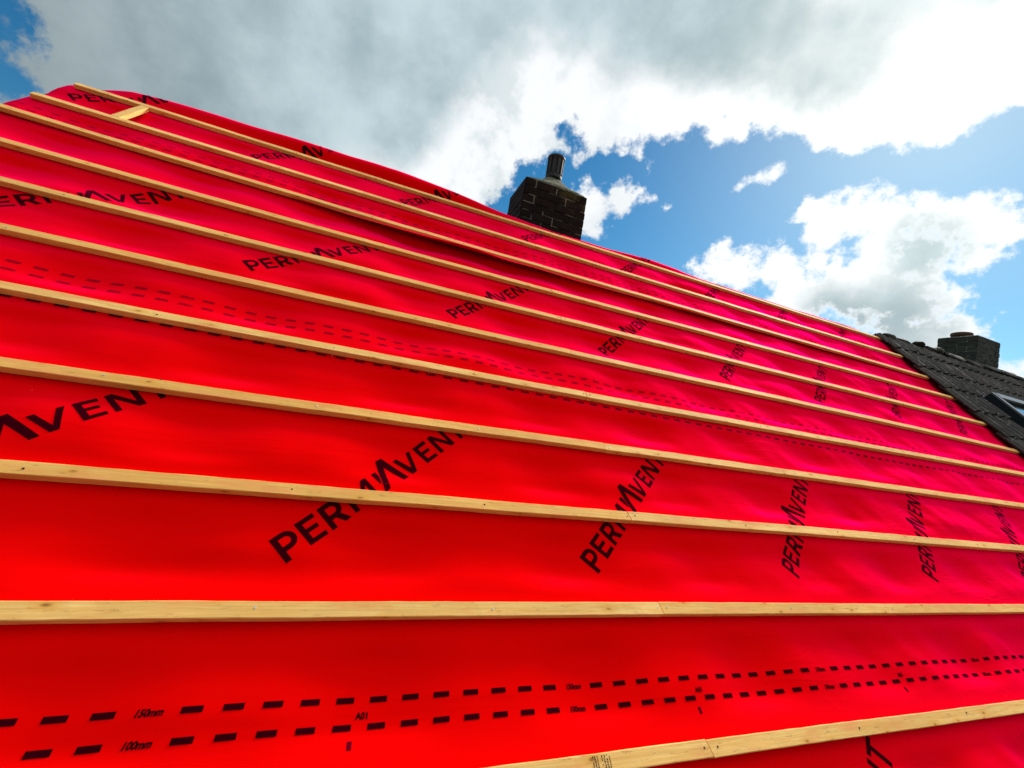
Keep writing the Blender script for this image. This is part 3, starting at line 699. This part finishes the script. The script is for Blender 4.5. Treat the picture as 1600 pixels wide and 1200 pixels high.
def clean_brick_mat(name, c1, c2, moss, mcol):
    m_, N, L, bs = mat(name)
    ob = N.new('ShaderNodeTexCoord').outputs['Object']; ge = N.new('ShaderNodeTexCoord').outputs['UV']
    rn = N.new('ShaderNodeTexWhiteNoise'); rn.noise_dimensions = '1D'
    sp = N.new('ShaderNodeSeparateXYZ'); L.new(ge, sp.inputs[0]); L.new(mth(N, L, 'FLOOR', sp.outputs[0]), rn.inputs['W'])
    n1 = noise(N, L, ob, 12, 7, .7)
    col = cmix(N, L, mth(N, L, 'MULTIPLY_ADD', rn.outputs['Value'], .5, mth(N, L, 'MULTIPLY', n1, .5)), c1, c2)
    col = cmix(N, L, ramp(N, L, noise(N, L, ob, 26, 5, .75), [(.60, (0, 0, 0)), (.70, (.6, .6, .6))]), col, mcol)
    if moss:
        spo = N.new('ShaderNodeSeparateXYZ'); L.new(ob, spo.inputs[0])
        w = mth(N, L, 'ADD', spo.outputs[2], mth(N, L, 'MULTIPLY', spo.outputs[0], .35))
        mf = mth(N, L, 'MULTIPLY', ramp(N, L, noise(N, L, ob, 11, 6, .7), [(.48, (0, 0, 0)), (.58, (.9, .9, .9))]), ramp(N, L, w, [(.48, (0, 0, 0)), (.64, (1, 1, 1))]))
        col = cmix(N, L, mf, col, (.06, .050, .012))
    L.new(col, bs.inputs['Base Color']); bs.inputs['Roughness'].default_value = .92; bs.inputs['Specular IOR Level'].default_value = .15
    bump(N, L, bs, n1, .8, .008); return m_
def mortar_mat(name, lo, hi):
    m_, N, L, bs = mat(name); ob = N.new('ShaderNodeTexCoord').outputs['Object']
    col = cmix(N, L, ramp(N, L, noise(N, L, ob, 6, 4, .6), [(.50, (0, 0, 0)), (.58, (1, 1, 1))]), lo, hi)
    L.new(col, bs.inputs['Base Color']); bs.inputs['Roughness'].default_value = .95; bump(N, L, bs, noise(N, L, ob, 60, 4, .7), .6, .005); return m_
MB1 = clean_brick_mat('sooty_bricks', (.0045, .0035, .0035), (.020, .011, .010), True, (.03, .026, .02)); MM1 = mortar_mat('patchy_mortar', (.012, .010, .009), (.34, .31, .25))
MB2 = clean_brick_mat('grey_green_bricks', (.030, .034, .032), (.080, .078, .068), False, (.08, .08, .065)); MM2 = mortar_mat('old_mortar', (.045, .047, .042), (.30, .30, .25))
def core(x0, x1, y0, y1, z0, z1, m_, parent):
    b = MB(); b.box(x0 + .001, x1 - .001, y0 + .001, y1 - .001, z0, z1 - .006); return b.build('mortar', m_, parent)
def flaunching(parent, w, d_, z, top, rx, ry, cx_=0, cy_=0):
    n = 40; V = []; F = []; prof = [(1.0, -.004), (.985, .022), (.86, .055), (.66, .095), (.46, .140), (.30, .182), (.24, top), (.1, top + .002)]
    rr = random.Random(4)
    for q, (r, h) in enumerate(prof):
        for i in range(n):
            a = 2 * math.pi * i / n; ca, sa = math.cos(a), math.sin(a)
            k = 1 / max(abs(ca), abs(sa)); sq = 1 - min(1, q / 4.); kk = k * sq + (1 - sq)
            V.append((cx_ * (1 - sq) + ca * kk * r * w / 2 + rr.uniform(-.004, .004), cy_ * (1 - sq) + sa * kk * r * d_ / 2 + rr.uniform(-.004, .004), z + h + rr.uniform(-.004, .004)))
    for q in range(len(prof) - 1):
        for i in range(n): k = (i + 1) % n; F.append((q*n+i, q*n+k, (q+1)*n+k, (q+1)*n+i))
    F.append(tuple((len(prof)-1)*n + i for i in range(n)))
    return obj('flaunching', V, F, M_FLAUNCH, parent, True)
# main chimney
CX0, CX1, CY0, CY1 = 1.035, 1.665, 3.52, 3.98; ZT = CAM_Z + .6035 * 3.52
ch = empty('brick_chimney', ((CX0+CX1)/2, (CY0+CY1)/2, ZT - .62)); w = CX1 - CX0; d_ = CY1 - CY0
tag(ch, 'dark sooty brick chimney with mossy top rising behind the middle of the red roof', 'chimney', 'brick chimneys')
brick_box('brickwork', -w/2, w/2, -d_/2, d_/2, -.1, .62, MB1, ch, seed=3); core(-w/2, w/2, -d_/2, d_/2, -.1, .62, MM1, ch)
flaunching(ch, w, d_, .62, .205, 1, 1, .03, .0)
pot = MB(); PZ = .815
prof = [(.088, 0), (.088, .03), (.080, .035), (.080, .05)]
pot.lathe([(.078, 0), (.083, .010), (.080, .018), (.084, .028), (.078, .038), (.068, .042), (.066, .05), (.070, .18), (.072, .200)], 40, (.03, 0, PZ))
pot.lathe([(.072, .200), (.084, .206), (.089, .214), (.088, .230), (.080, .236), (.066, .232), (.060, .10)], 40, (.03, 0, PZ))
po = pot.build('chimney_pot', M_POT, ch, True)
for i in range(11):
    a = 2 * math.pi * (i + .3) / 11
    def rf(x, y, z, a=a): return (.03 + x * math.cos(a) - y * math.sin(a), x * math.sin(a) + y * math.cos(a), PZ + z)
    rib = MB(); rib.box(.062, .0840, -.0105, .0105, .040, .202, rf)
    ro = rib.build('pot_rib', M_POT, po); bevel(ro, .004, 2)
inn = MB(); inn.lathe([(.060, .13), (.0, .131)], 24, (.03, 0, PZ)); inn.build('pot_flue', M_INNER, po)
# second chimney, on the neighbour's ridge
YC = 3.50; X0 = 2.383 * YC; X1 = 2.554 * YC; YF = YC * 2.383 / 2.110; Z2 = CAM_Z + .6247 * YC
w = X1 - X0; d_ = YF - YC
c2 = empty('brick_chimney', ((X0+X1)/2, (YC+YF)/2, Z2 - .62)); tag(c2, 'squat grey green brick chimney with short wide pot beyond the tiled ridge', 'chimney', 'brick chimneys')
brick_box('brickwork', -w/2, w/2, -d_/2, d_/2, -.3, .62, MB2, c2, seed=9); core(-w/2, w/2, -d_/2, d_/2, -.3, .62, MM2, c2)
cap = MB(); cap.box(-w/2 - .004, w/2 + .004, -d_/2 - .004, d_/2 + .004, .62, .636); cp = cap.build('flaunching', MM2, c2); bevel(cp, .006)
pt = MB(); pt.lathe([(.105, 0), (.105, .05), (.120, .058), (.128, .075), (.126, .105), (.115, .112), (.098, .105), (.095, .02)], 36, (-.06, .06, .634)); pt.build('chimney_pot', M_TERRA, c2, True)
# ---------------------------------------------------------------- neighbour's tiled slope
roof2 = empty('tiled_roof', (8, y_r, z_r)); tag(roof2, 'dark brown tiled roof slope of the neighbouring house at the right edge', 'tiled roof')
RO = np.array([8, y_r, z_r]); rr = random.Random(11)
V = []; F = []; TONE = []
TW = .300; GA = .338; nseg = 14
def prof(t):   # double roll profile over one tile, 0..1
    return .026 * max(0, math.sin(math.pi * min(1, max(0, (t - .06) / .34)))) + .026 * max(0, math.sin(math.pi * min(1, max(0, (t - .56) / .34))))
XT0 = 5.775
for j in range(-3, 11):
    for i in range(0, 30):
        xa = XT0 + i * TW + (rr.uniform(-.006, .006) if i else rr.uniform(-.012, .010)); sa = .11 + j * GA + rr.uniform(-.010, .010) - (0 if i else rr.uniform(-.01, .01)); sb = min(sa + GA + .05, RIDGE - .02)
        if sa > RIDGE - .08: continue
        if j == 9 and i in (1, 2, 4) : pass
        tilt = rr.uniform(-.004, .004); base = .034; lip = .026; tn = rr.uniform(.5, 1.7); ty = rr.uniform(-.006, .006)
        bb = len(V); ns = 4
        for q in range(ns + 1):
            s_ = sa + (sb - sa) * q / ns; hh = base + lip * (1 - q / ns) + .004
            for k in range(nseg + 1):
                t = k / nseg; e = -.006 * (1 if q == 0 else 0)
                V.append(ORG + (xa + t * (TW + .006)) * AX + (s_ + ty * t + (rr.uniform(-.003, .003) if q == 0 else 0)) * AS + (hh + prof(t) + tilt * t + e + .003 * float(vnoise((xa + t * TW) * 22, s_ * 18, 12))) * AN - RO)
        for k in range(nseg + 1):   # underside of the lower lip
            t = k / nseg; V.append(ORG + (xa + t * (TW + .006)) * AX + (sa + .004 + ty * t) * AS + (base + lip - .012 + prof(t) * .9 + tilt * t) * AN - RO)
        for k in range(nseg + 1):
            t = k / nseg; V.append(ORG + (xa + t * (TW + .006)) * AX + (sb + ty * t) * AS + (base - .012 + prof(t) * .9) * AN - RO)
        w_ = nseg + 1
        for q in range(ns):
            for k in range(nseg): a = bb + q * w_ + k; F.append((a, a + 1, a + w_ + 1, a + w_))
        lo_ = bb + (ns + 1) * w_
        for k in range(nseg): F.append((lo_ + k, lo_ + k + 1, bb + k + 1, bb + k)); F.append((lo_ + w_ + k, lo_ + w_ + k + 1, lo_ + k + 1, lo_ + k))
        # left and right ends
        F.append((bb, bb + ns * w_, lo_ + w_, lo_)); F.append((bb + nseg, lo_ + nseg, lo_ + w_ + nseg, bb + ns * w_ + nseg))
        TONE += [tn] * (len(V) - bb)
tl = obj('tiles', V, F, M_TILE, roof2)
ca = tl.data.color_attributes.new('tone', 'FLOAT_COLOR', 'POINT'); ca.data.foreach_set('color', np.array([[t, t, t, 1] for t in TONE]).ravel())
# far slope: plain dark cover
q = MB(); q.add([ORG + x * AX + RIDGE * AS + s_ * BS + .03 * BN - RO for x, s_ in ((XT0, .02), (15, .02), (15, 4.6), (XT0, 4.6))], [(0, 1, 2, 3)]); q.build('back_slope', M_TILE, roof2)
q = MB(); q.add([ORG + x * AX + RIDGE * AS + s_ * BS + .012 * BN - np.array([2, y_r, 0]) for x, s_ in ((VERGE, .45), (XT0, .45), (XT0, 4.6), (VERGE, 4.6))], [(0, 1, 2, 3)]); q.build('back_slope', M_FELT, house)
# ridge tiles and mortar bed
x = 7.12; i = 0
while x < 14.5:
    m_ = MB(); L_ = .44; n = 14; rot = rr.uniform(-.012, .012); up_ = rr.uniform(-.006, .006)
    for r_, th in ((.118, 1), (.104, -1)):
        for e in (0, 1):
            for a in range(n + 1):
                an = math.pi * (.02 + .96 * a / n); m_.v.append((x + e * L_ - 8, -r_ * math.cos(an), r_ * .78 * math.sin(an) - .012 + up_ + rot * e))
    A = n + 1
    for a in range(n):
        m_.f += [(a, a + 1, A + a + 1, A + a), (2*A + a, 3*A + a, 3*A + a + 1, 2*A + a + 1), (a, 2*A + a, 2*A + a + 1, a + 1), (A + a, A + a + 1, 3*A + a + 1, 3*A + a)]
    m_.f += [(0, A, 3*A, 2*A), (n, 2*A + n, 3*A + n, A + n)]
    o = m_.build('ridge_tile', M_TILE, roof2, True); o.location = (0, 0, 0)
    cao = o.data.color_attributes.new('tone', 'FLOAT_COLOR', 'POINT'); tn = rr.uniform(.9, 1.5); cao.data.foreach_set('color', np.array([[tn, tn * 1.02, tn, 1]] * len(o.data.vertices)).ravel())
    x += L_ + .006; i += 1
def lump(name, c, sx, sy, sz, m_, parent, seed, rot=0):
    bm = bmesh.new(); bmesh.ops.create_icosphere(bm, subdivisions=3, radius=1)
    rr_ = random.Random(seed); ph = [rr_.uniform(0, 6) for _ in range(6)]
    for v in bm.verts:
        k = 1 + .18 * math.sin(3 * v.co.x + ph[0]) * math.sin(4 * v.co.y + ph[1]) + .10 * math.sin(7 * v.co.z + ph[2] + 5 * v.co.x)
        x_, y_ = v.co.x * sx * k, v.co.y * sy * k
        v.co = (x_ * math.cos(rot) - y_ * math.sin(rot), x_ * math.sin(rot) + y_ * math.cos(rot), v.co.z * sz * k)
    me = bpy.data.meshes.new(name); bm.to_mesh(me); bm.free()
    if not me.color_attributes: 
        a_ = me.color_attributes.new('tone', 'FLOAT_COLOR', 'POINT'); a_.data.foreach_set('color', np.array([[1.2, 1.2, 1.2, 1]] * len(me.vertices)).ravel())
    me.materials.append(m_); me.polygons.foreach_set('use_smooth', [True] * len(me.polygons))
    o = bpy.data.objects.new(name, me); COL.objects.link(o); o.parent = parent; o.location = c; return o
mbm = []
rm = random.Random(2)
bedb = MB()
lp = lump('mortar_lump', (6.05 - 8, -.02, .025), .13, .06, .035, M_TILE, roof2, 1, .2)
lump('mortar_lump', (6.30 - 8, -.02, .022), .15, .06, .03, M_TILE, roof2, 2, -.1)
lump('mortar_lump', (6.95 - 8, .0, .03), .20, .09, .045, M_TILE, roof2, 4, .1)
lump('mortar_lump', (7.1 - 8, .0, .04), .12, .10, .06, M_TILE, roof2, 5, .1)
o = lump('broken_tile', (6.66, y_r - .03, z_r + .052), .13, .07, .030, M_TILE, None, 7, .5)
tag(o, 'dark broken tile lump lying loose on the bare end of the tiled ridge', 'tile fragment')
# bedding under the bare part
q = MB(); q.box(XT0 - 8 + .05, 7.13 - 8, -.06, .06, -.08, .018); o = q.build('ridge_bedding', M_TILE, roof2); 
a_ = o.data.color_attributes.new('tone', 'FLOAT_COLOR', 'POINT'); a_.data.foreach_set('color', np.array([[1.1, 1.1, 1.1, 1]] * len(o.data.vertices)).ravel()); bevel(o, .02, 3)
# ---------------------------------------------------------------- roof window
XW, SW = 6.50, 2.47; WW, WH, HO = .80, 1.18, .155
wr = ORG + XW * AX + (SW - WH) * AS
rw = empty('roof_window', tuple(wr)); tag(rw, 'grey framed roof window with dark sides in the tiled slope at right edge', 'roof window')
def wf(x, y, z): return tuple(x * AX + y * AS + z * AN)
q = MB(); q.box(0, .06, 0, WH, .05, HO - .02, wf); q.box(WW - .06, WW, 0, WH, .05, HO - .02, wf); q.box(.06, WW - .06, WH - .07, WH, .05, HO - .02, wf); q.box(.06, WW - .06, 0, .06, .05, HO - .02, wf)
q.build('frame', M_FLASH, rw)
q = MB(); q.box(-.002, WW, WH + .002, WH + .12, .052, .070, wf); q.box(-.002, WW, -.16, -.002, .052, .068, wf); q.box(WW + .002, WW + .10, -.16, WH + .12, .052, .068, wf)
q.build('flashing', M_FLASH, rw)
q = MB(); q.box(-.004, .055, -.004, WH + .004, HO - .019, HO, wf); q.box(WW - .055, WW + .004, -.004, WH + .004, HO - .019, HO, wf); q.box(.055, WW - .055, WH - .075, WH + .004, HO - .019, HO + .004, wf); q.box(.055, WW - .055, -.004, .055, HO - .019, HO - .002, wf)
o = q.build('cladding', M_FRAME, rw); bevel(o, .003)
q = MB(); q.box(.053, WW - .053, .053, WH - .073, HO - .045, HO - .035, wf); q.build('glass', M_GLASS, rw)
